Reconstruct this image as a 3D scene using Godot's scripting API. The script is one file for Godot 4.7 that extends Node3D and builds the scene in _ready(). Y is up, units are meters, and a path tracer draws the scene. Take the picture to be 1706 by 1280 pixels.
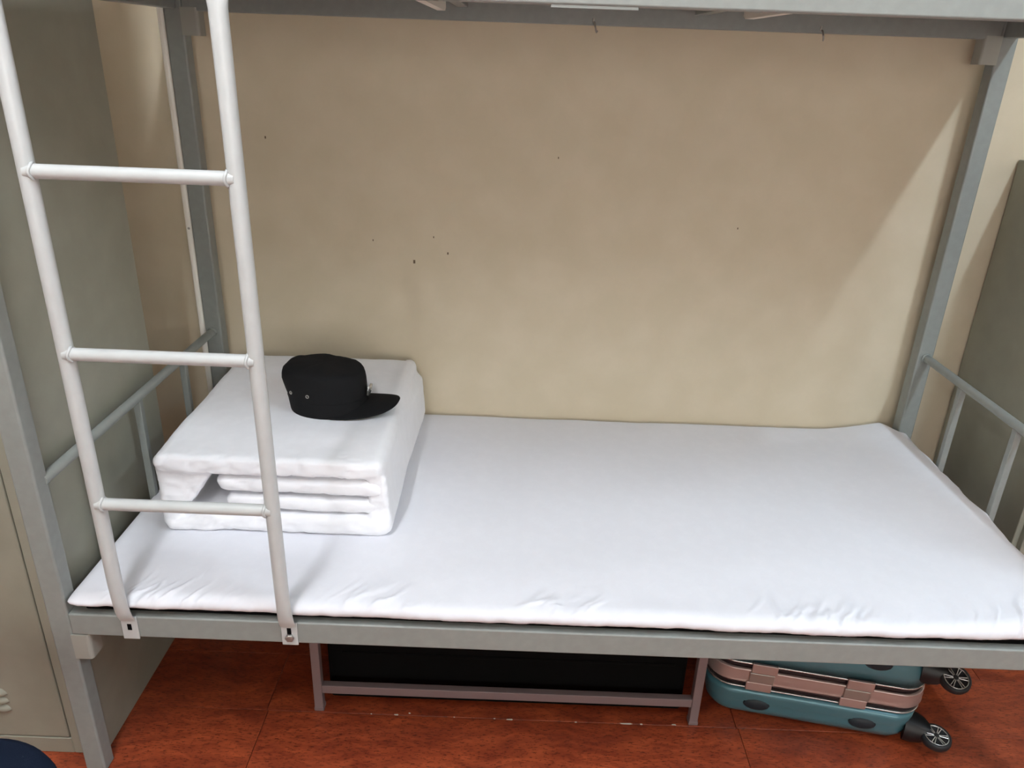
extends Node3D
# A steel bunk bed in a dormitory: lower bunk with white bedding, ladder, lockers at both ends, suitcase below.
# Metres; x runs along the bed, z = 0 is the front of the lower rail, the back wall stands at z = -0.932, y = 0 is the floor.

const BED_L := 2.1336      # right face of the rear right post
const WALL_Z := -0.932
const DECK_Y := 0.4602     # top of the lower rails
const UP_Y := 1.6317       # underside of the upper rails

var M := {}
var taken := {}
var noise := FastNoiseLite.new()
var rng := RandomNumberGenerator.new()


func _ready() -> void:
	rng.seed = 7
	noise.seed = 3
	noise.noise_type = FastNoiseLite.TYPE_SIMPLEX_SMOOTH
	noise.frequency = 1.0
	noise.fractal_octaves = 3
	# camera
	var cam := Camera3D.new()
	cam.name = "camera"
	cam.position = Vector3(0.9121, 1.5667, 1.2641)
	cam.basis = Basis(Vector3.UP, deg_to_rad(0.2)) * Basis(Vector3.RIGHT, deg_to_rad(-23.401)) * Basis(Vector3.BACK, deg_to_rad(2.0586))
	cam.fov = 53.03
	cam.near = 0.02
	cam.current = true
	add_child(cam)
	# environment: an overcast sky that enters by the window in the wall opposite the bed
	var env := Environment.new()
	env.background_mode = Environment.BG_COLOR
	env.background_color = Color(0.955, 0.945, 0.92)
	env.background_energy_multiplier = 6.8
	env.tonemap_mode = Environment.TONE_MAPPER_LINEAR
	env.tonemap_exposure = 1.16
	env.sdfgi_enabled = true
	env.ssao_enabled = true
	env.ssil_enabled = true
	var we := WorldEnvironment.new()
	we.name = "world_environment"
	we.environment = env
	add_child(we)
	# ceiling tube lights, running away from the bed
	make_materials()
	var cool := Color(0.945, 0.97, 1.0)
	tube_light(Vector3(0.25, 2.62, 0.95), 2.35, 1.8, cool, "white ceiling tube light above the ladder end of the bunk")
	tube_light(Vector3(2.5, 2.62, 0.95), 2.9, 1.6, Color(0.85, 0.935, 1.0), "white ceiling tube light beyond the suitcase end of the bunk")
	# structure
	build_room()
	build_bed()
	build_lockers()
	build_mattress()
	build_quilt()
	build_ladder()
	build_bench()
	build_suitcase()
	build_cap()
	build_stool()
	build_flecks()


# ------------------------------------------------------------------ naming
func numbered(called: String) -> String:
	if not taken.has(called):
		taken[called] = 0
		return called
	taken[called] += 1
	return "%s_%03d" % [called, taken[called]]


func thing(called: String, label: String, category: String, at := Vector3.ZERO, turn := 0.0, group := "") -> Node3D:
	var o := Node3D.new()
	o.name = numbered(called)
	add_child(o)
	o.position = at
	o.rotation.y = turn
	tag(o, label, category, group)
	return o


func tag(o: Node, label: String, category: String, group := "") -> void:
	o.set_meta("label", label)
	o.set_meta("category", category)
	if group != "":
		o.set_meta("group", group)


func part(parent: Node, called: String, mesh: Mesh, mat: Material, at := Vector3.ZERO, basis := Basis.IDENTITY) -> MeshInstance3D:
	var o := MeshInstance3D.new()
	o.name = numbered(called) if parent == self else called
	o.mesh = mesh
	o.material_override = mat
	o.transform = Transform3D(basis, at)
	o.cast_shadow = GeometryInstance3D.SHADOW_CASTING_SETTING_ON
	parent.add_child(o, true)
	return o


func struct(called: String, mesh: Mesh, mat: Material, at := Vector3.ZERO) -> MeshInstance3D:
	var o := part(self, called, mesh, mat, at)
	o.set_meta("kind", "structure")
	return o


# ------------------------------------------------------------------ mesh building
class MB:
	var v := PackedVector3Array()
	var n := PackedVector3Array()
	var uv := PackedVector2Array()
	var idx := PackedInt32Array()

	func add(p: Vector3, nn := Vector3.ZERO, t := Vector2.ZERO) -> int:
		v.append(p)
		n.append(nn)
		uv.append(t)
		return v.size() - 1

	func tri(a: int, b: int, c: int) -> void:
		idx.append_array([a, b, c])

	func quad(a: int, b: int, c: int, d: int) -> void:
		idx.append_array([a, b, c, a, c, d])

	# normals averaged over the faces; faces are taken as wound counter-clockwise
	func smooth() -> void:
		for i in n.size():
			n[i] = Vector3.ZERO
		for k in range(0, idx.size(), 3):
			var a := v[idx[k]]
			var f := (v[idx[k + 1]] - a).cross(v[idx[k + 2]] - a)
			for j in 3:
				n[idx[k + j]] += f
		for i in n.size():
			n[i] = n[i].normalized() if n[i].length() > 1e-14 else Vector3.UP

	func mesh() -> ArrayMesh:
		# Godot's front faces run clockwise
		for k in range(0, idx.size(), 3):
			var a := v[idx[k]]
			var f := (v[idx[k + 1]] - a).cross(v[idx[k + 2]] - a)
			if f.dot(n[idx[k]] + n[idx[k + 1]] + n[idx[k + 2]]) > 0.0:
				var s := idx[k + 1]
				idx[k + 1] = idx[k + 2]
				idx[k + 2] = s
		var arr := []
		arr.resize(Mesh.ARRAY_MAX)
		arr[Mesh.ARRAY_VERTEX] = v
		arr[Mesh.ARRAY_NORMAL] = n
		arr[Mesh.ARRAY_TEX_UV] = uv
		arr[Mesh.ARRAY_INDEX] = idx
		var m := ArrayMesh.new()
		m.add_surface_from_arrays(Mesh.PRIMITIVE_TRIANGLES, arr)
		return m


# a box with rounded edges, appended round the centre c
func rbox_into(mb: MB, c: Vector3, size: Vector3, r: float, seg := 1, basis := Basis.IDENTITY) -> void:
	var h := size * 0.5
	r = minf(r, minf(h.x, minf(h.y, h.z)) * 0.98)
	var inner := h - Vector3(r, r, r)
	for axis in 3:
		for side in [-1.0, 1.0]:
			var a1 := (axis + 1) % 3
			var a2 := (axis + 2) % 3
			var s1 := samples(h[a1], r, seg)
			var s2 := samples(h[a2], r, seg)
			var base := mb.v.size()
			for i in s1.size():
				for j in s2.size():
					var p := Vector3.ZERO
					p[axis] = h[axis] * side
					p[a1] = s1[i]
					p[a2] = s2[j]
					var q := p.clamp(-inner, inner)
					var nn := (p - q).normalized()
					var pos := q + nn * r
					mb.add(c + basis * pos, basis * nn, Vector2(pos.x / size.x + 0.5, pos.z / size.z + 0.5))
			var w := s2.size()
			for i in s1.size() - 1:
				for j in w - 1:
					var k := base + i * w + j
					mb.quad(k, k + 1, k + w + 1, k + w)


func samples(h: float, r: float, seg: int) -> PackedFloat32Array:
	var out := PackedFloat32Array()
	for i in seg + 1:
		out.append(-h + r * (1.0 - tan((1.0 - float(i) / seg) * PI / 4.0)))
	for i in seg + 1:
		out.append(h - r * (1.0 - tan(float(i) / seg * PI / 4.0)))
	return out


func rbox(size: Vector3, r := 0.002, seg := 1) -> ArrayMesh:
	var mb := MB.new()
	rbox_into(mb, Vector3.ZERO, size, r, seg)
	return mb.mesh()


# box given by its two corners
func span(lo: Vector3, hi: Vector3, r := 0.002, seg := 1) -> ArrayMesh:
	var mb := MB.new()
	rbox_into(mb, (lo + hi) * 0.5, hi - lo, r, seg)
	return mb.mesh()


# a tube along points; radii per point, each an ellipse (across, along the frame's second axis)
func tube_into(mb: MB, pts: PackedVector3Array, radii: Array, sides := 16, first := Vector3.ZERO) -> void:
	var t0 := (pts[1] - pts[0]).normalized()
	var u := first if first != Vector3.ZERO else (Vector3.UP.cross(t0) if absf(t0.y) < 0.9 else Vector3.RIGHT.cross(t0))
	u = (u - t0 * u.dot(t0)).normalized()
	var rings := []
	for i in pts.size():
		var t := (pts[mini(i + 1, pts.size() - 1)] - pts[maxi(i - 1, 0)]).normalized()
		u = (u - t * u.dot(t)).normalized()
		var w := t.cross(u)
		var r = radii[mini(i, radii.size() - 1)]
		var ra: float = r.x if r is Vector2 else r
		var rb: float = r.y if r is Vector2 else r
		var base := mb.v.size()
		for k in sides + 1:
			var a := TAU * k / sides
			mb.add(pts[i] + u * cos(a) * ra + w * sin(a) * rb, (u * cos(a) * rb + w * sin(a) * ra).normalized())
		rings.append(base)
		if i > 0:
			for k in sides:
				mb.quad(rings[i - 1] + k, rings[i - 1] + k + 1, base + k + 1, base + k)
	for e in [0, pts.size() - 1]:
		var t := (pts[1] - pts[0]).normalized() * -1.0 if e == 0 else (pts[e] - pts[e - 1]).normalized()
		var c := mb.add(pts[e], t)
		var base := mb.v.size()
		for k in sides + 1:
			mb.add(mb.v[rings[e] + k], t)
		for k in sides:
			mb.tri(c, base + k, base + k + 1)


func tube(pts: PackedVector3Array, radius: float, sides := 16) -> ArrayMesh:
	var mb := MB.new()
	tube_into(mb, pts, [radius], sides)
	return mb.mesh()


# rows of points joined into a surface
func grid_into(mb: MB, rows: Array, closed_u := false) -> void:
	var w: int = rows[0].size()
	var base := mb.v.size()
	for row in rows:
		for p in row:
			mb.add(p)
	for i in rows.size() - 1:
		for j in (w if closed_u else w - 1):
			var j2 := (j + 1) % w
			mb.quad(base + i * w + j, base + i * w + j2, base + (i + 1) * w + j2, base + (i + 1) * w + j)


# lathe round the axis y: profile of (radius, height)
func lathe(profile: PackedVector2Array, sides := 32) -> ArrayMesh:
	var mb := MB.new()
	var rows := []
	for p in profile:
		var row := PackedVector3Array()
		for k in sides:
			var a := TAU * k / sides
			row.append(Vector3(cos(a) * p.x, p.y, -sin(a) * p.x))
		rows.append(row)
	grid_into(mb, rows, true)
	mb.smooth()
	return mb.mesh()


# ------------------------------------------------------------------ materials
func std(color: Color, rough: float, metal := 0.0, spec := 0.5) -> StandardMaterial3D:
	var m := StandardMaterial3D.new()
	m.albedo_color = color
	m.roughness = rough
	m.metallic = metal
	m.metallic_specular = spec
	return m


func noise_tex(freq: float, seed_: int, size := 512, octaves := 4, normal := 0.0, ramp: Gradient = null) -> NoiseTexture2D:
	var f := FastNoiseLite.new()
	f.seed = seed_
	f.noise_type = FastNoiseLite.TYPE_SIMPLEX_SMOOTH
	f.frequency = freq
	f.fractal_octaves = octaves
	var t := NoiseTexture2D.new()
	t.width = size
	t.height = size
	t.seamless = true
	t.noise = f
	if normal > 0.0:
		t.as_normal_map = true
		t.bump_strength = normal
	if ramp:
		t.color_ramp = ramp
	return t


func ramp(a: Color, b: Color) -> Gradient:
	var g := Gradient.new()
	g.set_color(0, a)
	g.set_color(1, b)
	g.set_offset(0, 0.2)
	g.set_offset(1, 0.8)
	return g


func world_map(m: StandardMaterial3D, scale: Vector3) -> StandardMaterial3D:
	m.uv1_triplanar = true
	m.uv1_world_triplanar = true
	m.uv1_scale = scale
	return m


func make_materials() -> void:
	# cream emulsion wall, faintly blotched
	var w := std(Color.WHITE, 0.82, 0.0, 0.3)
	w.albedo_texture = noise_tex(0.012, 11, 512, 4, 0.0, ramp(Color8(206, 193, 168), Color8(211, 198, 174)))
	w.normal_enabled = true
	w.normal_texture = noise_tex(0.03, 12, 512, 4, 1.2)
	w.normal_scale = 0.12
	M.wall = world_map(w, Vector3.ONE * 0.9)
	M.plaster = std(Color8(225, 222, 214), 0.9)
	# grey enamelled steel
	var s := std(Color.WHITE, 0.42, 0.0, 0.5)
	s.albedo_texture = noise_tex(0.02, 21, 512, 4, 0.0, ramp(Color8(138, 142, 138), Color8(143, 147, 143)))
	s.normal_enabled = true
	s.normal_texture = noise_tex(0.02, 22, 512, 2, 2.0)
	s.normal_scale = 0.03
	M.steel = world_map(s, Vector3.ONE * 3.0)
	var l := std(Color.WHITE, 0.33, 0.0, 0.5)
	l.albedo_texture = noise_tex(0.02, 23, 256, 3, 0.0, ramp(Color8(188, 190, 189), Color8(194, 196, 195)))
	M.ladder = world_map(l, Vector3.ONE * 3.0)
	# lockers: greenish grey sheet steel
	var k := std(Color.WHITE, 0.4, 0.0, 0.5)
	k.albedo_texture = noise_tex(0.01, 31, 512, 4, 0.0, ramp(Color8(145, 144, 130), Color8(151, 150, 136)))
	k.normal_enabled = true
	k.normal_texture = noise_tex(0.008, 32, 512, 2, 2.0)
	k.normal_scale = 0.03
	M.locker = world_map(k, Vector3.ONE * 1.5)
	# white cotton
	var c := std(Color.WHITE, 0.92, 0.0, 0.2)
	c.albedo_texture = noise_tex(0.02, 41, 256, 3, 0.0, ramp(Color8(227, 227, 233), Color8(229, 229, 235)))
	c.normal_enabled = true
	c.normal_texture = noise_tex(0.06, 42, 512, 4, 3.0)
	c.normal_scale = 0.02
	c.rim_enabled = true
	c.rim = 0.1
	M.cotton = world_map(c, Vector3.ONE * 4.0)
	M.quilt = M.cotton.duplicate()
	M.quilt.albedo_texture = noise_tex(0.02, 44, 256, 3, 0.0, ramp(Color8(240, 240, 244), Color8(243, 243, 247)))
	var b := std(Color8(24, 24, 25), 0.85, 0.0, 0.3)
	b.normal_enabled = true
	b.normal_texture = noise_tex(0.2, 43, 256, 3, 4.0)
	b.normal_scale = 0.2
	M.black_cloth = world_map(b, Vector3.ONE * 12.0)
	M.black = std(Color8(12, 12, 12), 0.9, 0.0, 0.2)
	M.black_gloss = std(Color8(14, 15, 17), 0.45)
	M.dark_gap = std(Color8(30, 28, 26), 0.8)
	M.navy = world_map(std(Color8(22, 30, 46), 0.9, 0.0, 0.2), Vector3.ONE * 8.0)
	M.navy.normal_enabled = true
	M.navy.normal_texture = b.normal_texture
	M.navy.normal_scale = 0.2
	M.board = std(Color8(96, 78, 58), 0.8)
	M.bench = std(Color8(128, 112, 112), 0.45, 0.1)
	M.teal = std(Color8(74, 124, 136), 0.3, 0.2)
	M.teal.clearcoat_enabled = true
	M.teal.clearcoat = 0.5
	M.rose = std(Color8(184, 164, 158), 0.3, 0.5)
	M.silver = std(Color8(205, 205, 202), 0.25, 0.8)
	M.rubber = std(Color8(22, 36, 44), 0.6)
	M.tyre = std(Color8(28, 29, 31), 0.55)
	M.maroon = std(Color8(46, 26, 28), 0.6)
	M.bolt = std(Color8(168, 164, 158), 0.35, 0.7)
	M.plastic = std(Color8(236, 232, 222), 0.45)
	M.bracket = std(Color8(160, 159, 150), 0.5)
	M.fleck = std(Color8(206, 196, 180), 0.9)
	M.scuff = std(Color8(110, 92, 74), 0.9)
	var e := std(Color8(255, 255, 255), 0.4)
	e.emission_enabled = true
	e.emission = Color(0.97, 0.985, 1.0)
	e.emission_energy_multiplier = 1.5
	M.glow = e
	M.glass = std(Color(0.95, 0.98, 1.0, 0.06), 0.02)
	M.glass.transparency = BaseMaterial3D.TRANSPARENCY_ALPHA
	M.housing = std(Color8(235, 235, 235), 0.5)
	make_wood()


func make_wood() -> void:
	var img := Image.create(1024, 512, false, Image.FORMAT_RGB8)
	var f := FastNoiseLite.new()
	f.seed = 51
	f.noise_type = FastNoiseLite.TYPE_SIMPLEX_SMOOTH
	f.frequency = 0.01
	f.fractal_octaves = 4
	for y in 512:
		for x in 1024:
			var broad := f.get_noise_2d(x * 0.55, y * 1.3 + 900.0)
			var warp := f.get_noise_2d(x * 0.4 + 300.0, y * 0.6) * 26.0
			var streak := f.get_noise_2d(x * 0.9, (y + warp) * 7.0)
			var fine := f.get_noise_2d(x * 5.0 + 77.0, y * 42.0)
			var t := clampf(0.52 + broad * 0.35 + streak * 0.4 + fine * 0.2, 0.0, 1.0)
			var c := Color8(110, 43, 26).lerp(Color8(178, 84, 48), t)
			if fine < -0.34:
				c = c.lerp(Color8(66, 24, 14), 0.45)
			img.set_pixel(x, y, c)
	var t := ImageTexture.create_from_image(img)
	M.planks = []
	for k in 4:
		var m := std(Color.WHITE, 0.36, 0.0, 0.5)
		m.albedo_texture = t
		m.uv1_scale = Vector3(1.0, 0.24, 1.0)
		m.uv1_offset = Vector3(0.0, 0.25 * k + 0.005, 0.0)
		M.planks.append(m)


# ------------------------------------------------------------------ lights
# a bare tube on a batten hung below the ceiling: it shines down and up
func tube_light(at: Vector3, down: float, up: float, color: Color, label: String) -> void:
	var o := thing("tube_light", label, "light", at, 0.0, "ceiling tube lights")
	part(o, "batten", rbox(Vector3(0.05, 0.04, 1.26), 0.006, 2), M.housing, Vector3(0, 0.035, 0))
	for s in [-1.0, 1.0]:
		part(o, "end_cap", rbox(Vector3(0.04, 0.12, 0.02), 0.004), M.housing, Vector3(0, 0.035, s * 0.61))
		part(o, "hanger", tube(PackedVector3Array([Vector3(0, 0.05, s * 0.45), Vector3(0, 2.9 - at.y, s * 0.45)]), 0.004, 8), M.housing)
		part(o, "tube", tube(PackedVector3Array([Vector3(0, 0.035 + s * 0.039, -0.6), Vector3(0, 0.035 + s * 0.039, 0.6)]), 0.014, 16), M.glow)
		var a := AreaLight3D.new()
		a.name = "tube_glow" if s < 0 else "tube_uplight"
		a.area_size = Vector2(0.05, 1.2)
		a.light_energy = down if s < 0 else up
		a.light_color = color
		a.shadow_enabled = true
		a.set("area_range", 12.0)
		a.set("area_attenuation", 2.0)
		a.position = Vector3(0, 0.035 + s * 0.06, 0)
		a.rotation.x = PI / 2 * s
		o.add_child(a)


# ------------------------------------------------------------------ the room
func build_room() -> void:
	var x0 := -1.5
	var x1 := 3.9
	var z1 := 4.0
	var h := 2.9
	var wb := struct("wall_back", span(Vector3(x0 - 0.1, -0.1, WALL_Z - 0.12), Vector3(x1 + 0.1, h + 0.1, WALL_Z), 0.001), M.wall)
	struct("wall_left", span(Vector3(x0 - 0.12, -0.1, WALL_Z), Vector3(x0, h + 0.1, z1), 0.001), M.plaster)
	struct("wall_right", span(Vector3(x1, -0.1, WALL_Z), Vector3(x1 + 0.12, h + 0.1, z1), 0.001), M.plaster)
	# the wall opposite the bed has a wide window in it
	var wx0 := 0.2
	var wx1 := 3.4
	var wy0 := 0.95
	var wy1 := 2.25
	var front := MB.new()
	for q in [[x0 - 0.1, -0.1, x1 + 0.1, wy0], [x0 - 0.1, wy1, x1 + 0.1, h + 0.1], [x0 - 0.1, wy0, wx0, wy1], [wx1, wy0, x1 + 0.1, wy1]]:
		rbox_into(front, Vector3((q[0] + q[2]) / 2, (q[1] + q[3]) / 2, z1 + 0.06), Vector3(q[2] - q[0], q[3] - q[1], 0.12), 0.001)
	struct("wall_front", front.mesh(), M.plaster)
	var wf := MB.new()
	for x in [wx0 + 0.03, (wx0 + wx1) / 2, wx1 - 0.03]:
		rbox_into(wf, Vector3(x, (wy0 + wy1) / 2, z1 + 0.06), Vector3(0.06, wy1 - wy0, 0.06), 0.003)
	for y in [wy0 + 0.03, wy1 - 0.03]:
		rbox_into(wf, Vector3((wx0 + wx1) / 2, y, z1 + 0.06), Vector3(wx1 - wx0 - 0.06, 0.06, 0.056), 0.003)
	var win := struct("window_1", wf.mesh(), M.housing)
	for k in 2:
		var xa: float = [wx0 + 0.06, (wx0 + wx1) / 2 + 0.03][k]
		part(win, "pane", span(Vector3(xa, wy0 + 0.06, z1 + 0.058), Vector3(xa + (wx1 - wx0) / 2 - 0.09, wy1 - 0.06, z1 + 0.062), 0.001), M.glass)
	struct("ceiling", span(Vector3(x0, h, WALL_Z), Vector3(x1, h + 0.1, z1), 0.001), M.plaster)
	# little dark scuffs on the wall above the mattress
	for s in [[0.2035, 1.3262, 0.004], [0.607, 0.993, 0.006], [0.705, 1.021, 0.004], [0.489, 1.052, 0.003], [0.664, 1.067, 0.003], [1.53, 1.124, 0.003], [1.01, 1.3, 0.003]]:
		var mb := MB.new()
		rbox_into(mb, Vector3(s[0], s[1], WALL_Z), Vector3(s[2], s[2] * 1.7, 0.0012), 0.0004, 1, Basis.IDENTITY)
		part(wb, "scuff_mark", mb.mesh(), M.scuff)
	# floor: a slab and the laminate boards on it
	var fl := struct("floor", span(Vector3(x0, -0.1, WALL_Z), Vector3(x1, -0.012, z1), 0.001), M.dark_gap)
	var pw := 0.2
	var pl := 1.2
	var mb := MB.new()
	rbox_into(mb, Vector3.ZERO, Vector3(pl - 0.0012, 0.012, pw - 0.0012), 0.0012)
	var plank := mb.mesh()
	var row := 0
	var z := -0.2 - pw * 4.0
	while z < z1:
		var off := 0.315 if absf(z + 0.2) < 0.01 else fmod(row * 0.47 + 0.1, pl)
		var x := off - pl * 2.0
		while x < x1:
			var a := maxf(x, x0)
			var e := minf(x + pl, x1)
			var b0 := maxf(z, WALL_Z)
			var b1 := minf(z + pw, z1)
			if e - a > 0.01 and b1 - b0 > 0.01:
				var whole := e - a > pl - 0.001 and b1 - b0 > pw - 0.001
				var m: Mesh = plank
				if not whole:
					var c := MB.new()
					rbox_into(c, Vector3.ZERO, Vector3(e - a - 0.0012, 0.012, b1 - b0 - 0.0012), 0.0012)
					m = c.mesh()
				part(fl, "plank", m, M.planks[rng.randi() % 4], Vector3((a + e) / 2, -0.006, (b0 + b1) / 2), Basis(Vector3.UP, PI * (rng.randi() % 2)) if whole else Basis.IDENTITY)
			x += pl
		z += pw
		row += 1


# ------------------------------------------------------------------ the bunk bed
func build_bed() -> void:
	var o := thing("bunk_bed", "grey steel bunk bed frame with tubular end guards, holding the white mattress", "bed")
	var st: Material = M.steel
	var top := 1.95
	var zf := -0.855
	var zr := -0.9
	# posts
	var fl := part(o, "post", span(Vector3(-0.045, 0.0, -0.04), Vector3(0.0, top, 0.0), 0.005, 3), st)
	var fr := part(o, "post", span(Vector3(BED_L, 0.0, -0.04), Vector3(BED_L + 0.045, top, 0.0), 0.005, 3), st)
	var rl := part(o, "post", span(Vector3(0.0, 0.0, zr), Vector3(0.047, top, zf), 0.005, 3), st)
	var rr := part(o, "post", span(Vector3(BED_L - 0.045, 0.0, zr), Vector3(BED_L, top, zf), 0.005, 3), st)
	# the pale strip with a screw beside the rear left post
	var strip := part(o, "edge_strip", span(Vector3(-0.017, 0.0, -0.878), Vector3(-0.0005, top, -0.852), 0.007, 4), M.plastic)
	part(strip, "screw", sphere(0.0035, Vector3(1, 1, 0.5)), M.bolt, Vector3(-0.007, 1.085, -0.8515))
	# lower frame
	var x1 := BED_L - 0.045
	var front := part(o, "lower_front_rail", rail_mesh(0.0, BED_L, 0.0, -0.034, DECK_Y - 0.054, DECK_Y), st)
	front.set_meta("label", "long front rail under the mattress")
	part(o, "lower_rear_rail", span(Vector3(0.047, DECK_Y - 0.054, zr + 0.004), Vector3(x1, DECK_Y, zr + 0.036), 0.003, 2), st)
	part(o, "lower_end_rail", bar(Vector3(-0.01, DECK_Y - 0.03, -0.04), Vector3(0.02, DECK_Y - 0.03, zf), 0.012, 0.025), st)
	part(o, "lower_end_rail", bar(Vector3(BED_L + 0.015, DECK_Y - 0.03, -0.04), Vector3(BED_L - 0.02, DECK_Y - 0.03, zf), 0.012, 0.025), st)
	part(o, "lower_deck", span(Vector3(0.055, DECK_Y - 0.018, -0.862), Vector3(BED_L - 0.055, DECK_Y - 0.004, -0.036), 0.002), M.board)
	for x in [0.55, 1.05, 1.55]:
		part(o, "deck_bearer", span(Vector3(x - 0.015, DECK_Y - 0.05, zf - 0.008), Vector3(x + 0.015, DECK_Y - 0.02, -0.035), 0.002), st)
	# brackets that hook the rails on to the posts
	part(fl, "rail_bracket", bracket(1.0, 0.342, 0.4055, 0.034), M.bracket, Vector3(0.0, 0.0, 0.001))
	part(fr, "rail_bracket", bracket(-1.0, 0.342, 0.4055, 0.034), M.bracket, Vector3(BED_L, 0.0, 0.001))
	part(rl, "rail_bracket", bracket(1.0, 1.575, 1.64, 0.04), M.bracket, Vector3(0.047, 0.0, zf + 0.002))
	part(rr, "rail_bracket", bracket(-1.0, 1.573, 1.64, 0.04), M.bracket, Vector3(BED_L - 0.045, 0.0, zf + 0.002))
	# end guards: a round tube with three square bars
	for e in 2:
		var a := Vector3(0.0195, 0.781, zf + 0.001) if e == 0 else Vector3(2.114, 0.781, zf + 0.001)
		var b := Vector3(-0.007, 0.7625, -0.03) if e == 0 else Vector3(2.138, 0.775, -0.039)
		var g := part(o, "end_guard", tube(PackedVector3Array([a, b]), 0.0115, 18), st)
		part(o, "weld", weld_ring(a + Vector3(0, 0, 0.002), 0.0125, 0.003), st)
		for t in [0.24, 0.54, 0.81]:
			var p: Vector3 = a.lerp(b, t)
			part(g, "guard_bar", span(p + Vector3(-0.0085, -0.36, -0.0085), p + Vector3(0.0085, -0.008, 0.0085), 0.002, 2), st)
	# upper frame
	var up := part(o, "upper_front_rail", rail_mesh(0.0, BED_L, 0.0, -0.034, UP_Y, UP_Y + 0.06), st)
	part(up, "rail_lip", span(Vector3(0.945, UP_Y - 0.0045, -0.006), Vector3(1.075, UP_Y + 0.002, -0.003), 0.0008), st)
	var ur := part(o, "upper_rear_rail", span(Vector3(0.047, UP_Y, zr + 0.006), Vector3(x1, UP_Y + 0.06, zf), 0.003, 2), st)
	for x in [1.075, 1.64]:
		var pts := PackedVector3Array()
		for k in 12:
			var a := -0.6 + 4.6 * k / 11.0
			pts.append(Vector3(x + 0.001 * k, UP_Y + 0.006 - 0.009 + cos(a) * 0.009 - (0.004 if k > 3 else 0.0), zf + 0.004 + sin(a) * 0.008))
		pts.insert(0, Vector3(x, UP_Y + 0.016, zf + 0.0015))
		part(ur, "wire_hook", tube(pts, 0.0022, 8), M.bolt)
	part(o, "upper_end_rail", span(Vector3(0.004, UP_Y + 0.004, zf), Vector3(0.034, UP_Y + 0.06, -0.04), 0.003, 2), st)
	part(o, "upper_end_rail", span(Vector3(BED_L - 0.04, UP_Y + 0.004, zf), Vector3(BED_L - 0.006, UP_Y + 0.06, -0.04), 0.003, 2), st)
	part(o, "upper_deck", span(Vector3(0.0, UP_Y + 0.061, zr), Vector3(BED_L, UP_Y + 0.075, 0.0), 0.002), M.board)
	# hanging flat bars below the upper deck, cut off at a slant
	for x in [0.738, 1.328]:
		part(o, "deck_bearer", slant_bar(x, UP_Y + 0.004, UP_Y + 0.03, -0.035, -0.456 if x < 1.0 else -0.36), M.plastic)
		part(o, "deck_bearer", span(Vector3(x - 0.004, UP_Y + 0.03, zf), Vector3(x + 0.024, UP_Y + 0.06, -0.034), 0.002), st)


func sphere(r: float, squash := Vector3.ONE) -> ArrayMesh:
	var mb := MB.new()
	var rows := []
	for i in 9:
		var t := PI * i / 8.0
		var row := PackedVector3Array()
		for k in 16:
			var a := TAU * k / 16.0
			row.append(Vector3(sin(t) * cos(a), cos(t), -sin(t) * sin(a)) * r * squash)
		rows.append(row)
	grid_into(mb, rows, true)
	mb.smooth()
	for i in mb.n.size():
		mb.n[i] = (mb.v[i] / (squash * squash)).normalized()
	return mb.mesh()


func weld_ring(c: Vector3, r: float, t: float) -> ArrayMesh:
	var pts := PackedVector3Array()
	for k in 17:
		var a := TAU * k / 16.0
		pts.append(c + Vector3(cos(a) * r, sin(a) * r, 0))
	return tube(pts, t, 8)


# rail of folded sheet: a front web with a soft top fold and an inner lip
func rail_mesh(x0: float, x1: float, zf: float, zb: float, y0: float, y1: float) -> ArrayMesh:
	var mb := MB.new()
	rbox_into(mb, Vector3((x0 + x1) / 2, (y0 + y1) / 2, (zf + zb) / 2), Vector3(x1 - x0, y1 - y0, zf - zb), 0.0035, 3)
	return mb.mesh()


func bar(a: Vector3, b: Vector3, hx: float, hy: float) -> ArrayMesh:
	var mb := MB.new()
	var z := (b - a).normalized()
	var x := Vector3.UP.cross(z).normalized()
	rbox_into(mb, (a + b) / 2, Vector3(hx * 2, hy * 2, a.distance_to(b)), 0.002, 1, Basis(x, z.cross(x), z))
	return mb.mesh()


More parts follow.
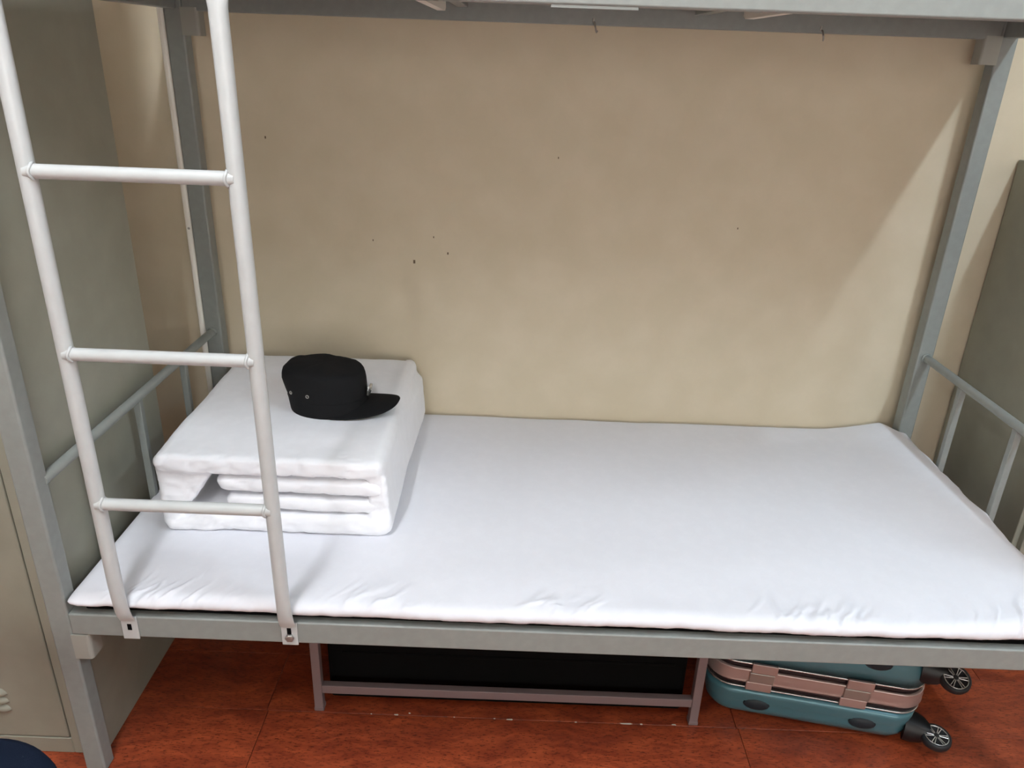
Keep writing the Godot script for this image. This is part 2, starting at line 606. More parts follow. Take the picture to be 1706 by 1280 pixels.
# bent plate: front wing, a rounded corner and a side wing returning to the back
func bracket(dir: float, y0: float, y1: float, w: float) -> ArrayMesh:
	var pts := PackedVector2Array([Vector2(-0.004, 0.0), Vector2(w - 0.008, 0.0)])
	for k in 5:
		var a := PI / 2 * k / 4.0
		pts.append(Vector2(w - 0.008 + sin(a) * 0.008, -0.008 + cos(a) * 0.008))
	pts.append(Vector2(w, -0.04))
	var mb := MB.new()
	var th := 0.004
	var rows := []
	var outer := PackedVector3Array()
	var inner := PackedVector3Array()
	for i in pts.size():
		var d := (pts[mini(i + 1, pts.size() - 1)] - pts[maxi(i - 1, 0)]).normalized()
		var nn := Vector2(-d.y, d.x)
		outer.append(Vector3(pts[i].x * dir, 0, pts[i].y) + Vector3(nn.x * dir, 0, nn.y) * 0.0)
		inner.append(Vector3((pts[i].x - nn.x * th) * dir, 0, pts[i].y - nn.y * th))
	var loop := outer.duplicate()
	var back := inner.duplicate()
	back.reverse()
	loop.append_array(back)
	for y in [[y0, 0.0], [y0, 1.0], [y1, 1.0], [y1, 0.0]]:
		pass
	var lo := PackedVector3Array()
	var hi := PackedVector3Array()
	for p in loop:
		lo.append(p + Vector3(0, y0, 0))
		hi.append(p + Vector3(0, y1, 0))
	# walls, flat per quad
	for i in loop.size():
		var j := (i + 1) % loop.size()
		var e := (loop[j] - loop[i])
		var nn := e.cross(Vector3.UP).normalized() * -dir
		var k := mb.add(lo[i], nn)
		mb.add(lo[j], nn)
		mb.add(hi[j], nn)
		mb.add(hi[i], nn)
		mb.quad(k, k + 1, k + 2, k + 3)
	# ends
	var half := outer.size()
	for e in 2:
		var src := lo if e == 0 else hi
		var nn := Vector3.DOWN if e == 0 else Vector3.UP
		for i in half - 1:
			var k := mb.add(src[i], nn)
			mb.add(src[i + 1], nn)
			mb.add(src[2 * half - 2 - i], nn)
			mb.add(src[2 * half - 1 - i], nn)
			mb.quad(k, k + 1, k + 2, k + 3)
	return mb.mesh()


func slant_bar(x: float, y0: float, y1: float, z0: float, z1: float) -> ArrayMesh:
	var poly := PackedVector2Array([Vector2(z0, y0), Vector2(z0, y1), Vector2(z1 + 0.03, y1), Vector2(z1, y1 - 0.008), Vector2(z1, y0 + 0.006), Vector2(z1 + 0.014, y0)])
	var mb := MB.new()
	for s in [-1.0, 1.0]:
		var base := mb.v.size()
		for p in poly:
			mb.add(Vector3(x + s * 0.008, p.y, p.x), Vector3(s, 0, 0))
		for i in range(1, poly.size() - 1):
			mb.tri(base, base + i, base + i + 1)
	for i in poly.size():
		var a := poly[i]
		var b := poly[(i + 1) % poly.size()]
		var mid := Vector2(z0 / 2 + z1 / 2, y0 / 2 + y1 / 2)
		var nn := Vector3(0, (b - a).x, -(b - a).y).normalized()
		if nn.dot(Vector3(0, (a.y + b.y) / 2 - mid.y, (a.x + b.x) / 2 - mid.x)) < 0:
			nn = -nn
		var k := mb.add(Vector3(x - 0.008, a.y, a.x), nn)
		mb.add(Vector3(x + 0.008, a.y, a.x), nn)
		mb.add(Vector3(x + 0.008, b.y, b.x), nn)
		mb.add(Vector3(x - 0.008, b.y, b.x), nn)
		mb.quad(k, k + 1, k + 2, k + 3)
	return mb.mesh()


# ------------------------------------------------------------------ lockers
func build_lockers() -> void:
	var o := thing("locker", "tall grey-green steel locker with pressed louvres, behind the ladder at the left", "locker")
	var xr := -0.026
	var xl := -0.476
	var zf := -0.05
	var zb := -0.567
	part(o, "body", span(Vector3(xl, 0.0, zb), Vector3(xr, 2.0, zf - 0.02), 0.003, 2), M.locker)
	# front frame round the door
	part(o, "stile", span(Vector3(-0.1, 0.0, zf - 0.021), Vector3(xr, 2.0, zf), 0.003, 2), M.locker)
	part(o, "stile", span(Vector3(xl, 0.0, zf - 0.021), Vector3(xl + 0.04, 2.0, zf), 0.003, 2), M.locker)
	part(o, "plinth", span(Vector3(xl + 0.04, 0.0, zf - 0.021), Vector3(-0.1, 0.047, zf), 0.003, 2), M.locker)
	var d := part(o, "door", span(Vector3(xl + 0.043, 0.05, zf - 0.019), Vector3(-0.103, 1.97, zf), 0.003, 2), M.locker)
	for k in 3:
		part(d, "louvre", louvre(0.13), M.locker, Vector3(-0.29, 0.187 - k * 0.0235, zf - 0.001))
	var r := thing("locker", "low grey-green steel cabinet at the right end of the bunk", "locker")
	part(r, "body", span(Vector3(2.262, 0.0, -0.928), Vector3(2.71, 1.34, -0.487), 0.003, 2), M.locker)
	part(r, "door", span(Vector3(2.277, 0.06, -0.489), Vector3(2.695, 1.32, -0.47), 0.003, 2), M.locker)


# a pressed louvre: a bulge with rounded ends and an open underside
func louvre(w: float) -> ArrayMesh:
	var mb := MB.new()
	var rows := []
	for i in 21:
		var u := -1.0 + 2.0 * i / 20.0
		var k := pow(clampf((1.0 - absf(u)) * 5.0, 0.0, 1.0), 0.5)
		var row := PackedVector3Array()
		for j in 9:
			var t := float(j) / 8.0
			var y := 0.01 - t * 0.02
			var bulge := sin(minf(t * 1.15, 1.0) * PI * 0.62) * 0.009 * k
			row.append(Vector3(u * w * 0.5 + t * 0.006, y * (0.6 + 0.4 * k), bulge))
		row.append(Vector3(u * w * 0.5 + 0.006, -0.0105, 0.0))
		rows.append(row)
	grid_into(mb, rows)
	mb.smooth()
	return mb.mesh()


# ------------------------------------------------------------------ mattress
func build_mattress() -> void:
	var o := thing("mattress", "thin mattress under a smooth white sheet on the lower bunk", "mattress")
	part(o, "sheet", mattress_sheet(), M.cotton)
	part(o, "underside", span(Vector3(0.03, DECK_Y + 0.0005, -0.9), Vector3(2.085, DECK_Y + 0.0135, -0.017), 0.004, 2), M.black)


func mattress_sheet() -> ArrayMesh:
	var mb := MB.new()
	var nx := 440
	var arc := 12
	var nz := 46
	var rows := []
	for i in nx + 1:
		var u := float(i) / nx
		# stations crowd at both ends
		var s := u - 0.6 * sin(TAU * u) / TAU
		var xl := 0.004
		var xr := 2.104
		var x := lerpf(xl, xr, s)
		var de := minf(x - xl, xr - x)
		var round_ := sqrt(clampf(1.0 - pow(1.0 - clampf(de / 0.025, 0.0, 1.0), 2.0), 0.0, 1.0))
		var zf := 0.004 + noise.get_noise_1d(x * 3.0) * 0.006 + noise.get_noise_1d(x * 16.0 + 50.0) * 0.002
		if x < 0.2:
			zf += 0.004 * (0.2 - x) / 0.2
		zf -= (1.0 - round_) * 0.012
		var zb := -0.926
		if x > 2.05:
			zb = lerpf(-0.926, -0.852, smoothstep(2.05, 2.088, x))
		if x < 0.07:
			zb = lerpf(-0.848, -0.926, smoothstep(0.055, 0.07, x))
		var y0 := 0.4735
		# the near left corner lifts a little off the rail
		y0 += 0.006 * smoothstep(0.55, 0.05, x)
		var yt := 0.5105
		if x < 0.3:
			yt -= 0.006 * smoothstep(0.3, 0.0, x)
		var curl := 0.036 * pow(smoothstep(1.72, 2.14, x), 2.2) * 1.15
		var half := (yt - y0) * 0.5 * maxf(round_, 0.06)
		var ym := (yt + y0) * 0.5
		var row := PackedVector3Array()
		var rz := 0.026
		for j in arc + 1:
			var a := lerpf(-PI * 0.5, PI * 0.5, float(j) / arc)
			row.append(Vector3(x, ym + sin(a) * half, zf - rz + cos(a) * rz))
		for j in range(1, nz):
			var t := float(j) / nz
			t = t - 0.8 * sin(TAU * t) / TAU
			row.append(Vector3(x, ym + half, lerpf(zf - rz, zb + 0.02, t)))
		for j in arc + 1:
			var a := lerpf(PI * 0.5, -PI * 0.5, float(j) / arc)
			row.append(Vector3(x, ym + sin(a) * half, zb + 0.02 - cos(a) * 0.02))
		for j in row.size():
			var p := row[j]
			var wav := noise.get_noise_2d(p.x * 2.2, p.z * 3.2) * 0.0035 + noise.get_noise_2d(p.x * 7.0 + 31.0, p.z * 5.0) * 0.0012
			# gathers near the front edge: short creases running into the sheet
			var near := clampf(1.0 - (zf - p.z) / 0.11, 0.0, 1.0)
			var cr := absf(noise.get_noise_2d(p.x * 13.0 + p.z * 9.0, p.z * 5.0 + 7.0))
			var crease := pow(clampf(1.0 - cr * 4.5, 0.0, 1.0), 1.3) * near * clampf(0.5 + noise.get_noise_1d(p.x * 2.6 + 9.0) * 2.2, 0.0, 1.0)
			var side := clampf(1.0 - (xr - p.x) / 0.06, 0.0, 1.0)
			var topw := clampf((p.y - ym) / maxf(half, 1e-4), 0.0, 1.0)
			p.y += topw * (wav * minf(de / 0.1, 1.0) + crease * 0.009) + curl * (0.35 + 0.65 * topw)
			p.z += crease * 0.0025 * clampf((p.y - y0) / 0.03, 0.0, 1.0)
			p.x += side * noise.get_noise_1d(p.z * 7.0 + 20.0) * 0.012
			if topw < 1.0 and j <= arc:
				p.z += noise.get_noise_2d(p.x * 22.0, p.y * 30.0) * 0.0016
			row[j] = p
		rows.append(row)
	grid_into(mb, rows, true)
	# close both ends
	for e in [0, nx]:
		var c := Vector3.ZERO
		var r: PackedVector3Array = rows[e]
		for p in r:
			c += p / r.size()
		var w := r.size()
		var k := mb.add(c)
		for j in w:
			var a: int = e * w + j
			var b: int = e * w + (j + 1) % w
			if e == 0:
				mb.tri(k, b, a)
			else:
				mb.tri(k, a, b)
	mb.smooth()
	return mb.mesh()


# ------------------------------------------------------------------ the folded quilt, as a meshed distance field
func seg2(p: Vector2, a: Vector2, b: Vector2, ra: float, rb: float) -> float:
	var ab := b - a
	var t := clampf((p - a).dot(ab) / ab.length_squared(), 0.0, 1.0)
	return p.distance_to(a + ab * t) - lerpf(ra, rb, t)


func poly2(p: Vector2, poly: PackedVector2Array, r: float) -> float:
	var d := 1e9
	for i in poly.size():
		var a := poly[i]
		var ab := poly[(i + 1) % poly.size()] - a
		var t := clampf((p - a).dot(ab) / ab.length_squared(), 0.0, 1.0)
		d = minf(d, p.distance_to(a + ab * t))
	return (-d if Geometry2D.is_point_in_polygon(p, poly) else d) - r


func smin(a: float, b: float, k: float) -> float:
	var h := maxf(k - absf(a - b), 0.0) / k
	return minf(a, b) - h * h * k * 0.25


# shapes: [callable of a 2D point, front z, back z, edge rounding]
func extruded(shapes: Array, lo: Vector2, hi: Vector2, cell: float, k: float) -> MB:
	var nx := int((hi.x - lo.x) / cell) + 1
	var ny := int((hi.y - lo.y) / cell) + 1
	var zs := PackedFloat32Array()
	var z := -0.205
	while z > -0.96:
		zs.append(z)
		z -= cell if z > -0.31 or z < -0.83 else 0.02
	var nz := zs.size()
	var flat := []
	for s in shapes:
		var f := PackedFloat32Array()
		f.resize(nx * ny)
		for j in ny:
			for i in nx:
				f[j * nx + i] = s[0].call(lo + Vector2(i, j) * cell)
		flat.append(f)
	var val := PackedFloat32Array()
	val.resize(nx * ny * nz)
	for q in nz:
		for c in nx * ny:
			var d := 1e3
			for s in shapes.size():
				var sh: Array = shapes[s]
				var r: float = sh[3]
				var ax: float = flat[s][c] + r
				var az: float = maxf(zs[q] - sh[1], sh[2] - zs[q]) + r
				var e := minf(maxf(ax, az), 0.0) + Vector2(maxf(ax, 0.0), maxf(az, 0.0)).length() - r
				d = smin(d, e, k) if s > 0 else e
			val[q * nx * ny + c] = d
	var mb := MB.new()
	var at := PackedInt32Array()
	at.resize(nx * ny * nz)
	at.fill(-1)
	var st := [1, nx, nx * ny]
	for q in nz - 1:
		for j in ny - 1:
			for i in nx - 1:
				var b := q * nx * ny + j * nx + i
				var sum := Vector3.ZERO
				var cnt := 0
				var any := false
				var neg := val[b] < 0.0
				for m in range(1, 8):
					if (val[b + (m & 1) + ((m >> 1) & 1) * nx + (m >> 2) * nx * ny] < 0.0) != neg:
						any = true
						break
				if not any:
					continue
				for axis in 3:
					for m in 4:
						var o1 := m & 1
						var o2 := m >> 1
						var c := Vector3i(i, j, q)
						var a1 := (axis + 1) % 3
						var a2 := (axis + 2) % 3
						c[a1] += o1
						c[a2] += o2
						var i0: int = c.z * nx * ny + c.y * nx + c.x
						var i1: int = i0 + st[axis]
						var v0 := val[i0]
						var v1 := val[i1]
						if (v0 < 0.0) != (v1 < 0.0):
							var t := v0 / (v0 - v1)
							var p := Vector3(c)
							p[axis] += t
							var zi := int(floor(p.z))
							sum += Vector3(lo.x + p.x * cell, lo.y + p.y * cell, lerpf(zs[zi], zs[mini(zi + 1, nz - 1)], p.z - zi))
							cnt += 1
				at[b] = mb.add(sum / cnt)
	for q in range(1, nz - 1):
		for j in range(1, ny - 1):
			for i in range(1, nx - 1):
				var b := q * nx * ny + j * nx + i
				for axis in 3:
					var s0 := val[b] < 0.0
					if s0 == (val[b + st[axis]] < 0.0):
						continue
					var d1: int = st[(axis + 1) % 3]
					var d2: int = st[(axis + 2) % 3]
					var a := at[b]
					var e := at[b - d1]
					var g := at[b - d1 - d2]
					var h := at[b - d2]
					if a < 0 or e < 0 or g < 0 or h < 0:
						continue
					# z runs backwards in the grid, so the winding is mirrored
					if s0:
						mb.quad(a, h, g, e)
					else:
						mb.quad(a, e, g, h)
	return mb


func build_quilt() -> void:
	var o := thing("folded_quilt", "white quilt folded into a neat square block at the ladder end of the mattress", "quilt")
	var body := extruded([
		[func(p): return seg2(p, Vector2(0.128, 0.6885), Vector2(0.598, 0.6885), 0.0235, 0.0235), -0.232, -0.872, 0.015],
		[func(p): return poly2(p, PackedVector2Array([Vector2(0.118, 0.69), Vector2(0.222, 0.676), Vector2(0.18, 0.615), Vector2(0.14, 0.565), Vector2(0.115, 0.53)]), 0.016), -0.246, -0.872, 0.014],
		[func(p): return seg2(p, Vector2(0.605, 0.682), Vector2(0.612, 0.538), 0.022, 0.027), -0.245, -0.9, 0.012],
		[func(p): return seg2(p, Vector2(0.125, 0.522), Vector2(0.22, 0.537), 0.014, 0.0275), -0.24, -0.9, 0.013],
		[func(p): return seg2(p, Vector2(0.22, 0.537), Vector2(0.608, 0.537), 0.0275, 0.0275), -0.24, -0.9, 0.02],
	], Vector2(0.07, 0.48), Vector2(0.67, 0.74), 0.0058, 0.008)
	ruffle(body)
	part(o, "cover", body.mesh(), M.quilt)
	for k in 2:
		var y: float = [0.6395, 0.5905][k]
		var r: float = [0.0235, 0.0205][k]
		var xa: float = [0.262, 0.272][k]
		var f := extruded([
			[func(p): return seg2(p, Vector2(xa, y), Vector2(0.6, y - 0.004), r * 0.95, r), -0.24 - 0.004 * k, -0.85, 0.018],
		], Vector2(0.2, y - 0.05), Vector2(0.66, y + 0.05), 0.0062, 0.004)
		ruffle(f)
		part(o, "inner_fold", f.mesh(), M.quilt)


func ruffle(mb: MB) -> void:
	mb.smooth()
	for i in mb.v.size():
		var p := mb.v[i]
		var nn := mb.n[i]
		var d := noise.get_noise_3d(p.x * 5.0, p.y * 9.0, p.z * 5.0) * 0.0035
		# slanting puckers on the folded front edges
		var front := clampf((p.z + 0.3) / 0.05, 0.0, 1.0)
		d += noise.get_noise_3d(p.x * 16.0 + p.y * 22.0, p.y * 30.0, 4.0) * 0.0034 * front
		var c := absf(noise.get_noise_2d(p.x * 7.0 - p.z * 3.0 + 11.0, p.z * 9.0 + p.y * 14.0))
		d -= pow(clampf(1.0 - c * 7.0, 0.0, 1.0), 2.0) * 0.0028 * front
		p += nn * d
		# the lower back bulges out past the top
		var low := clampf((0.665 - p.y) / 0.02, 0.0, 1.0) * clampf((-0.55 - p.z) / 0.3, 0.0, 1.0) * clampf((p.x - 0.5) / 0.1, 0.0, 1.0)
		p.x += low * 0.014
		# the block leans a little: its far end is narrower
		p.x += (p.z + 0.24) * 0.02
		p.y = maxf(p.y, 0.508)
		mb.v[i] = p
	mb.smooth()


# ------------------------------------------------------------------ ladder
func build_ladder() -> void:
	var o := thing("ladder", "pale grey tubular bunk ladder hooked on the front rail, left of the cap", "ladder")
	for x in [[0.1215, 0.1265], [0.4565, 0.4605]]:
		var mb := MB.new()
		var pts := PackedVector3Array()
		var rad := []
		var top := Vector3(x[0], 1.61, 0.0155)
		var low := Vector3(x[1], 0.56, 0.0195)
		pts.append(Vector3(x[0], 1.655, 0.0135))
		rad.append(Vector2(0.019, 0.004))
		pts.append(Vector3(x[0], 1.632, 0.0145))
		rad.append(Vector2(0.018, 0.006))
		pts.append(top)
		rad.append(Vector2(0.0145, 0.0135))
		for k in range(1, 6):
			pts.append(top.lerp(low, k / 6.0))
			rad.append(Vector2(0.014, 0.014))
		for q in [[0.56, 0.0195, 0.014, 0.014], [0.53, 0.0185, 0.0143, 0.012], [0.505, 0.017, 0.015, 0.0095], [0.485, 0.0145, 0.0158, 0.007], [0.47, 0.011, 0.0163, 0.0045], [0.4605, 0.0068, 0.0167, 0.0028], [0.4535, 0.0042, 0.0167, 0.0022]]:
			pts.append(Vector3(x[1], q[0], q[1]))
			rad.append(Vector2(q[2], q[3]))
		tube_into(mb, pts, rad, 20, Vector3.RIGHT)
		part(o, "side_rail", mb.mesh(), M.ladder)
		var pl := part(o, "hook_plate", rbox(Vector3(0.034, 0.058, 0.004), 0.0015, 1), M.ladder, Vector3(x[1] + 0.0015, 0.4335, 0.0023))
		part(pl, "slot", rbox(Vector3(0.009, 0.016, 0.0012), 0.0003), M.black, Vector3(0.0, 0.003 if x[0] < 0.3 else 0.008, 0.0018))
		if x[0] > 0.3:
			var hex := lathe(PackedVector2Array([Vector2(0.0, -0.004), Vector2(0.009, -0.004), Vector2(0.0095, -0.001), Vector2(0.0095, 0.003), Vector2(0.0075, 0.0045), Vector2(0.0, 0.0045)]), 6)
			part(pl, "bolt", hex, M.bolt, Vector3(0.0005, -0.008, 0.004), Basis(Vector3.RIGHT, PI / 2))
	for q in [[1.366, 0.0165], [1.0545, 0.0177], [0.749, 0.0189]]:
		var t: float = clampf((1.61 - q[0]) / 1.05, 0.0, 1.0)
		var a := Vector3(lerpf(0.1215, 0.1265, t), q[0], q[1] + 0.004)
		var b := Vector3(lerpf(0.4565, 0.4605, t), q[0] - 0.0005, q[1] + 0.004)
		var rg := part(o, "rung", tube(PackedVector3Array([a, b]), 0.0118, 18), M.ladder)
		for e in 2:
			var c := a + Vector3(0.0125, 0, 0) if e == 0 else b - Vector3(0.0125, 0, 0)
			var pts := PackedVector3Array()
			for k in 17:
				var an := TAU * k / 16.0
				pts.append(c + Vector3(0.0012 * sin(an * 3.0), cos(an) * 0.0125, sin(an) * 0.0125))
			part(rg, "weld_bead", tube(pts, 0.0028, 8), M.ladder)


# ------------------------------------------------------------------ low bench frame and the dark box behind it
func build_bench() -> void:
	var o := thing("bench", "low steel bench frame pushed under the bunk, left of the suitcase", "bench")
	var zf := -0.204
	var zb := -0.6
	for x in [0.433, 1.389]:
		for z in [zf, zb]:
			part(o, "leg", span(Vector3(x, 0.0, z - 0.022), Vector3(x + 0.022, 0.33, z), 0.002, 2), M.bench)
			part(o, "foot_cap", span(Vector3(x - 0.001, 0.0, z - 0.0235), Vector3(x + 0.0235, 0.012, z + 0.001), 0.002, 2), M.bench)
	for z in [zf, zb]:
		part(o, "stretcher", span(Vector3(0.455, 0.0585, z - 0.02), Vector3(1.389, 0.0835, z - 0.001), 0.002, 2), M.bench)
	part(o, "top", span(Vector3(0.425, 0.33, zb - 0.03), Vector3(1.42, 0.35, zf + 0.008), 0.004, 2), M.bench)
	var b := thing("storage_box", "black storage box standing in the dark behind the bench frame", "box")
	part(b, "body", span(Vector3(0.462, 0.0, -0.56), Vector3(1.378, 0.24, -0.25), 0.012, 3), M.black)
	part(b, "lid", span(Vector3(0.457, 0.24, -0.566), Vector3(1.384, 0.27, -0.244), 0.008, 3), M.black)
	part(b, "ridge", span(Vector3(0.5, 0.15, -0.252), Vector3(1.345, 0.158, -0.247), 0.002, 1), M.black)


# ------------------------------------------------------------------ suitcase
func rounded_ring(l: float, d: float, r: float, inset: float, y: float) -> PackedVector3Array:
	var out := PackedVector3Array()
	r = maxf(r - inset * 0.5, 0.01)
	var c := [Vector2(l - inset - r, -inset - r), Vector2(l - inset - r, -d + inset + r), Vector2(inset + r, -d + inset + r), Vector2(inset + r, -inset - r)]
	for q in 4:
		for k in 9:
			var a := PI / 2 - PI / 2 * (q + k / 8.0)
			var p: Vector2 = c[q] + Vector2(cos(a), sin(a)) * r
			out.append(Vector3(p.x, y, p.y))
	return out


func ring_loft(l: float, d: float, r: float, prof: Array) -> ArrayMesh:
	var mb := MB.new()
	var rows := []
	for p in prof:
		rows.append(rounded_ring(l, d, r, p[0], p[1]))
	grid_into(mb, rows, true)
	for e in [0, prof.size() - 1]:
		var row: PackedVector3Array = rows[e]
		var c := Vector3.ZERO
		for p in row:
			c += p / row.size()
		var k := mb.add(c)
		for j in row.size():
			var a: int = e * row.size() + j
			var b: int = e * row.size() + (j + 1) % row.size()
			if e == 0:
				mb.tri(k, b, a)
			else:
				mb.tri(k, a, b)
	mb.smooth()
	# the outside decides which way the normals look
	var mid := Vector3(l / 2, (float(prof[0][1]) + float(prof[-1][1])) / 2, -d / 2)
	var s := 0.0
	for i in mb.v.size():
		s += mb.n[i].dot(mb.v[i] - mid)
	if s < 0:
		for i in mb.n.size():
			mb.n[i] = -mb.n[i]
	return mb.mesh()


func build_suitcase() -> void:
	var o := thing("suitcase", "teal hard-shell suitcase with rose metal trim lying flat under the bunk", "suitcase", Vector3(1.43, 0.0, -0.245), deg_to_rad(-10.6))
	var l := 0.515
	var d := 0.36
	var r := 0.065
	var low := part(o, "shell", ring_loft(l, d, r, [[0.07, 0.006], [0.035, 0.008], [0.018, 0.016], [0.009, 0.03], [0.0055, 0.045], [0.0055, 0.062], [0.002, 0.066], [0.001, 0.085], [0.0, 0.112]]), M.teal)
	var up := part(o, "shell", ring_loft(l, d, r, [[0.0, 0.193], [0.001, 0.22], [0.002, 0.239], [0.0055, 0.243], [0.0055, 0.26], [0.009, 0.275], [0.018, 0.289], [0.035, 0.297], [0.07, 0.3]]), M.teal)
	part(o, "edge_trim", ring_loft(l, d, r, [[-0.0015, 0.112], [-0.003, 0.1135], [-0.003, 0.1155], [-0.0015, 0.117]]), M.silver)
	part(o, "edge_trim", ring_loft(l, d, r, [[-0.0015, 0.187], [-0.003, 0.1885], [-0.003, 0.1915], [-0.0015, 0.193]]), M.silver)
	part(o, "dark_band", ring_loft(l, d, r, [[0.0015, 0.117], [0.0015, 0.132]]), M.maroon)
	part(o, "dark_band", ring_loft(l, d, r, [[0.0015, 0.172], [0.0015, 0.187]]), M.maroon)
	part(o, "frame_band", ring_loft(l, d, r, [[0.001, 0.131], [-0.004, 0.132], [-0.0055, 0.136], [-0.003, 0.139], [-0.005, 0.152], [-0.003, 0.166], [-0.0045, 0.169], [-0.003, 0.172], [0.001, 0.173]]), M.rose)
	# latches across the frame
	for x in [0.128, 0.352]:
		var la := part(o, "latch", rbox(Vector3(0.062, 0.026, 0.008), 0.002, 2), M.rose, Vector3(x - 0.004, 0.125, 0.005))
		part(la, "latch_plate", rbox(Vector3(0.062, 0.028, 0.008), 0.002, 2), M.rose, Vector3(0.008, 0.057, 0.0))
		part(la, "latch_body", rbox(Vector3(0.06, 0.03, 0.007), 0.002, 2), M.bolt, Vector3(0.004, 0.0275, 0.001))
	# dark oval feet on the shells
	for q in [[0.13, 0.058, 0], [0.385, 0.058, 0], [0.385, 0.247, 1], [0.13, 0.247, 1]]:
		part(low if q[2] == 0 else up, "side_foot", sphere(1.0, Vector3(0.033, 0.0175, 0.008)), M.rubber, Vector3(q[0], q[1], -0.004))
	# castors on the right-hand end
	for q in [[0.045, -0.04, 0.14], [0.23, -0.044, 0.42], [0.05, -0.3, 0.2], [0.236, -0.3, 0.3]]:
		var c := Vector3(l + 0.034, q[0], q[1] + 0.015)
		part(o, "castor_housing", castor_arm(Vector3(l - 0.02, q[0], q[1]), c), M.black_gloss)
		castor(o, c + Vector3(0.01, 0.004, 0.018), float(q[2]))


func castor_arm(a: Vector3, b: Vector3) -> ArrayMesh:
	var mb := MB.new()
	tube_into(mb, PackedVector3Array([a, a.lerp(b, 0.35), a.lerp(b, 0.7), b]), [0.038, 0.038, 0.032, 0.02], 16)
	return mb.mesh()


# tilt turns the hub from facing up (0) to facing forwards (90 degrees)
func castor(o: Node3D, c: Vector3, tilt: float) -> void:
	var b := Basis(Vector3.RIGHT, tilt)
	var tyre := lathe(PackedVector2Array([Vector2(0.0, -0.012), Vector2(0.027, -0.012), Vector2(0.0345, -0.008), Vector2(0.036, 0.0), Vector2(0.0345, 0.008), Vector2(0.029, 0.0105), Vector2(0.0275, 0.007), Vector2(0.0, 0.006)]), 36)
	var t := part(o, "wheel", tyre, M.tyre, c, b)
	var mb := MB.new()
	var ring := PackedVector3Array()
	for k in 33:
		var a := TAU * k / 32.0
		ring.append(Vector3(cos(a) * 0.0272, 0.0085, -sin(a) * 0.0272))
	tube_into(mb, ring, [0.0019], 8)
	for k in 6:
		for s in [-0.13, 0.13]:
			var a: float = TAU * k / 6.0 + s
			var a2: float = TAU * k / 6.0 + s * 1.6
			tube_into(mb, PackedVector3Array([Vector3(cos(a2) * 0.006, 0.0085, -sin(a2) * 0.006), Vector3(cos(a) * 0.0272, 0.0085, -sin(a) * 0.0272)]), [0.0016], 6)
	part(t, "spoked_rim", mb.mesh(), M.silver)
	part(t, "hub", lathe(PackedVector2Array([Vector2(0.007, 0.006), Vector2(0.007, 0.0095), Vector2(0.004, 0.0105), Vector2(0.0, 0.0105)]), 16), M.tyre)


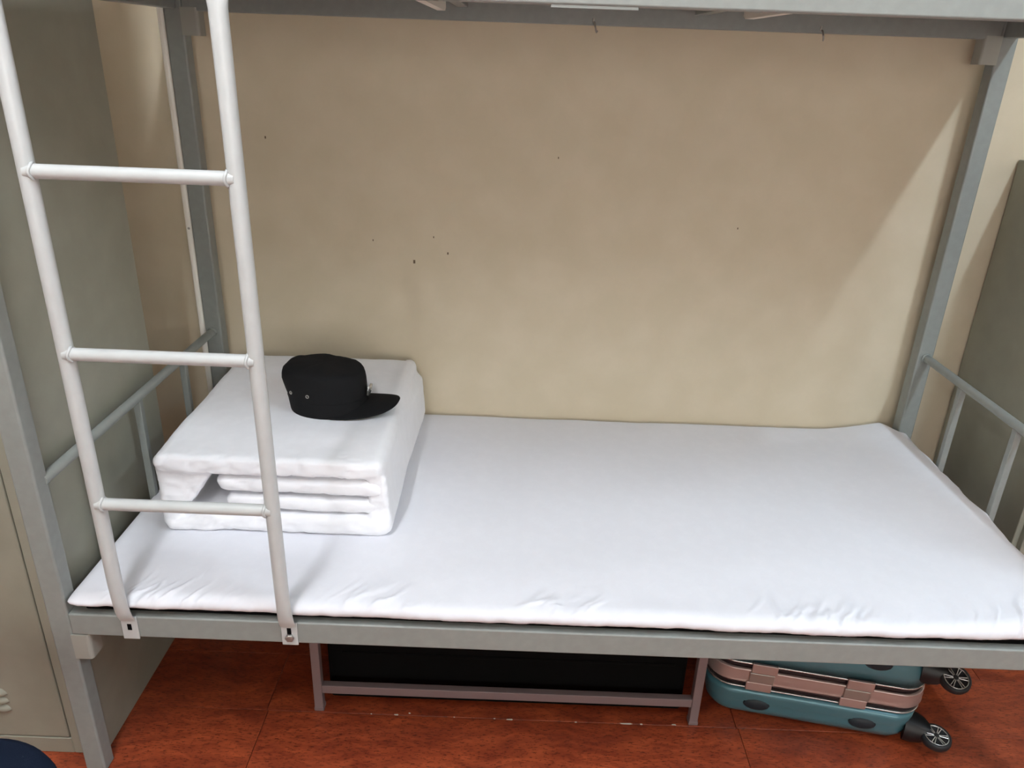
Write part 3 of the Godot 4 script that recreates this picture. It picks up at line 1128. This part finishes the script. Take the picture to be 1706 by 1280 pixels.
# ------------------------------------------------------------------ the cap
func build_cap() -> void:
	var y0 := 0.7125
	var o := thing("cap", "black peaked field cap with a small badge, lying on the folded quilt", "cap", Vector3(0.441, y0, -0.523), deg_to_rad(-3.0))
	var ax := 0.099
	var az := 0.08
	var prof := [[1.0, 0.0, 0.0], [1.012, 0.004, 0.0], [1.02, 0.03, -0.003], [1.03, 0.038, -0.004], [1.024, 0.041, -0.004], [1.045, 0.055, -0.006], [1.06, 0.07, -0.008], [1.065, 0.083, -0.009], [1.055, 0.095, -0.009], [1.03, 0.104, -0.009], [0.97, 0.1105, -0.009], [0.84, 0.1145, -0.008], [0.6, 0.118, -0.01], [0.3, 0.1195, -0.008], [0.001, 0.12, -0.008]]
	var mb := MB.new()
	var rows := []
	for p in prof:
		var row := PackedVector3Array()
		for k in 64:
			var a := TAU * k / 64.0
			var q := Vector3(cos(a) * ax * p[0] + p[2], p[1], -sin(a) * az * p[0])
			var t: float = clampf(p[1] / 0.08, 0.0, 1.0)
			q += Vector3(cos(a), 0, -sin(a)) * noise.get_noise_3d(q.x * 18.0, q.y * 14.0, q.z * 18.0) * 0.003 * t * clampf(p[0] * 3.0, 0.0, 1.0)
			q.y += noise.get_noise_2d(q.x * 11.0 + 5.0, q.z * 11.0) * 0.004 * t
			# the top slopes down a little towards the badge
			q.y -= clampf(q.x / ax, -1.0, 1.0) * 0.006 * t
			row.append(q)
		rows.append(row)
	grid_into(mb, rows, true)
	mb.smooth()
	part(o, "crown", mb.mesh(), M.black_cloth)
	# seam round the top of the band
	var seam := PackedVector3Array()
	for k in 65:
		var a := TAU * k / 64.0
		seam.append(Vector3(cos(a) * ax * 1.024 - 0.003, 0.0395, -sin(a) * az * 1.024))
	part(o, "band_seam", tube(seam, 0.0012, 6), M.black_cloth)
	# peak: a stiff curved sheet standing out from the band
	var pk := MB.new()
	var top := []
	var low := []
	for i in 33:
		var a := deg_to_rad(lerpf(-86.0, 86.0, i / 32.0))
		var rt := PackedVector3Array()
		var rl := PackedVector3Array()
		for j in 9:
			var t := j / 8.0
			var inner := Vector3(cos(a) * ax * 1.0, 0.0, -sin(a) * az * 1.0)
			var rim := Vector3((ax + 0.08) * pow(1.0 - pow(absf(sin(a)), 2.5), 1.0 / 2.5), 0, -sin(a) * az * 1.03)
			var p := inner.lerp(rim, t)
			var arch := cos(a) * cos(a)
			p.y = 0.004 + 0.02 * arch + t * (0.004 * arch - 0.001)
			rt.append(p + Vector3(0, 0.0022, 0))
			rl.append(p - Vector3(0, 0.0012, 0))
		rl.reverse()
		rt.append(rt[8] + Vector3(0.0012, -0.0017, 0))
		rt.append_array(rl)
		top.append(rt)
	grid_into(pk, top)
	pk.smooth()
	part(o, "peak", pk.mesh(), M.black_cloth)
	# eyelets on the near side
	for a in [-1.78, -2.28]:
		var p := Vector3(cos(a) * ax * 1.07 - 0.007, 0.062, -sin(a) * az * 1.07)
		var nn := Vector3(cos(a) / ax, 0, -sin(a) / az).normalized()
		var x := Vector3.UP.cross(nn).normalized()
		var ring := PackedVector3Array()
		for k in 17:
			var t := TAU * k / 16.0
			ring.append(p + nn * 0.001 + (x * cos(t) + Vector3.UP * sin(t)) * 0.0036)
		part(o, "eyelet", tube(ring, 0.0012, 8), M.bolt)
	# badge at the front: a small silver shield
	var sh := PackedVector2Array([Vector2(0, -0.017), Vector2(0.009, -0.009), Vector2(0.012, 0.002), Vector2(0.0125, 0.011), Vector2(0.006, 0.0125), Vector2(0, 0.017), Vector2(-0.006, 0.0125), Vector2(-0.0125, 0.011), Vector2(-0.012, 0.002), Vector2(-0.009, -0.009)])
	var bm := MB.new()
	for ring in [[1.0, 0.0], [1.0, 0.002], [0.8, 0.0035], [0.45, 0.0035], [0.4, 0.005], [0.0, 0.0055]]:
		for p in sh:
			bm.add(Vector3(p.x * ring[0], p.y * ring[0], ring[1]))
	for i in 5:
		for j in 10:
			bm.quad(i * 10 + j, i * 10 + (j + 1) % 10, (i + 1) * 10 + (j + 1) % 10, (i + 1) * 10 + j)
	bm.smooth()
	var bd := part(o, "badge", bm.mesh(), M.silver, Vector3(ax * 1.03 + 0.002, 0.055, 0.006), (Basis(Vector3.FORWARD, 0.25) * Basis(Vector3.UP, PI / 2 - 0.12)).scaled(Vector3.ONE * 1.15))
	bd.set_meta("label", "small silver shield badge")


# ------------------------------------------------------------------ stool
func build_stool() -> void:
	var o := thing("stool", "round stool with a dark navy padded seat at the lower left corner", "stool", Vector3(0.078, 0.0, 0.508))
	var r := 0.174
	part(o, "seat", lathe(PackedVector2Array([Vector2(0.0, 0.44), Vector2(r - 0.012, 0.44), Vector2(r - 0.003, 0.447), Vector2(r, 0.46), Vector2(r, 0.478), Vector2(r - 0.004, 0.49), Vector2(r - 0.016, 0.499), Vector2(r - 0.05, 0.505), Vector2(r - 0.1, 0.508), Vector2(0.0, 0.51)]), 64), M.navy)
	for k in 4:
		var a := PI / 4 + k * PI / 2
		part(o, "leg", tube(PackedVector3Array([Vector3(cos(a) * 0.11, 0.44, sin(a) * 0.11), Vector3(cos(a) * 0.15, 0.0, sin(a) * 0.15)]), 0.011, 12), M.bench)


# ------------------------------------------------------------------ debris in the floor joint
func build_flecks() -> void:
	var spots := [[609, 0.578, -0.2], [655, 0.642, -0.2005], [679, 0.675, -0.207], [763, 0.79, -0.2], [837, 0.893, -0.2], [865, 0.932, -0.199], [986, 1.1, -0.199], [1078, 1.228, -0.2], [1107, 1.268, -0.2], [1167, 1.352, -0.203]]
	var words := ["leftmost", "second from left", "third from left", "fourth from left", "fifth from left", "sixth from left", "seventh from left", "eighth from left", "ninth from left", "rightmost"]
	var sizes := [0.005, 0.012, 0.006, 0.005, 0.005, 0.018, 0.007, 0.034, 0.008, 0.014]
	for i in spots.size():
		var mb := MB.new()
		var n := 7
		var w: float = sizes[i]
		var c := mb.add(Vector3(0, 0.0025, 0))
		for k in n:
			var a := TAU * k / n
			mb.add(Vector3(cos(a) * w * 0.5, 0.0004 + 0.0008 * (k % 2), -sin(a) * minf(w * 0.35, 0.0028)) * rng.randf_range(0.75, 1.15))
		for k in n:
			mb.tri(c, c + 1 + k, c + 1 + (k + 1) % n)
		mb.smooth()
		var o := part(self, "debris_fleck", mb.mesh(), M.fleck, Vector3(spots[i][1], 0.0, spots[i][2]))
		tag(o, "pale debris fleck, %s of the row along the floor joint before the bench" % words[i], "debris", "flecks along the floor joint")
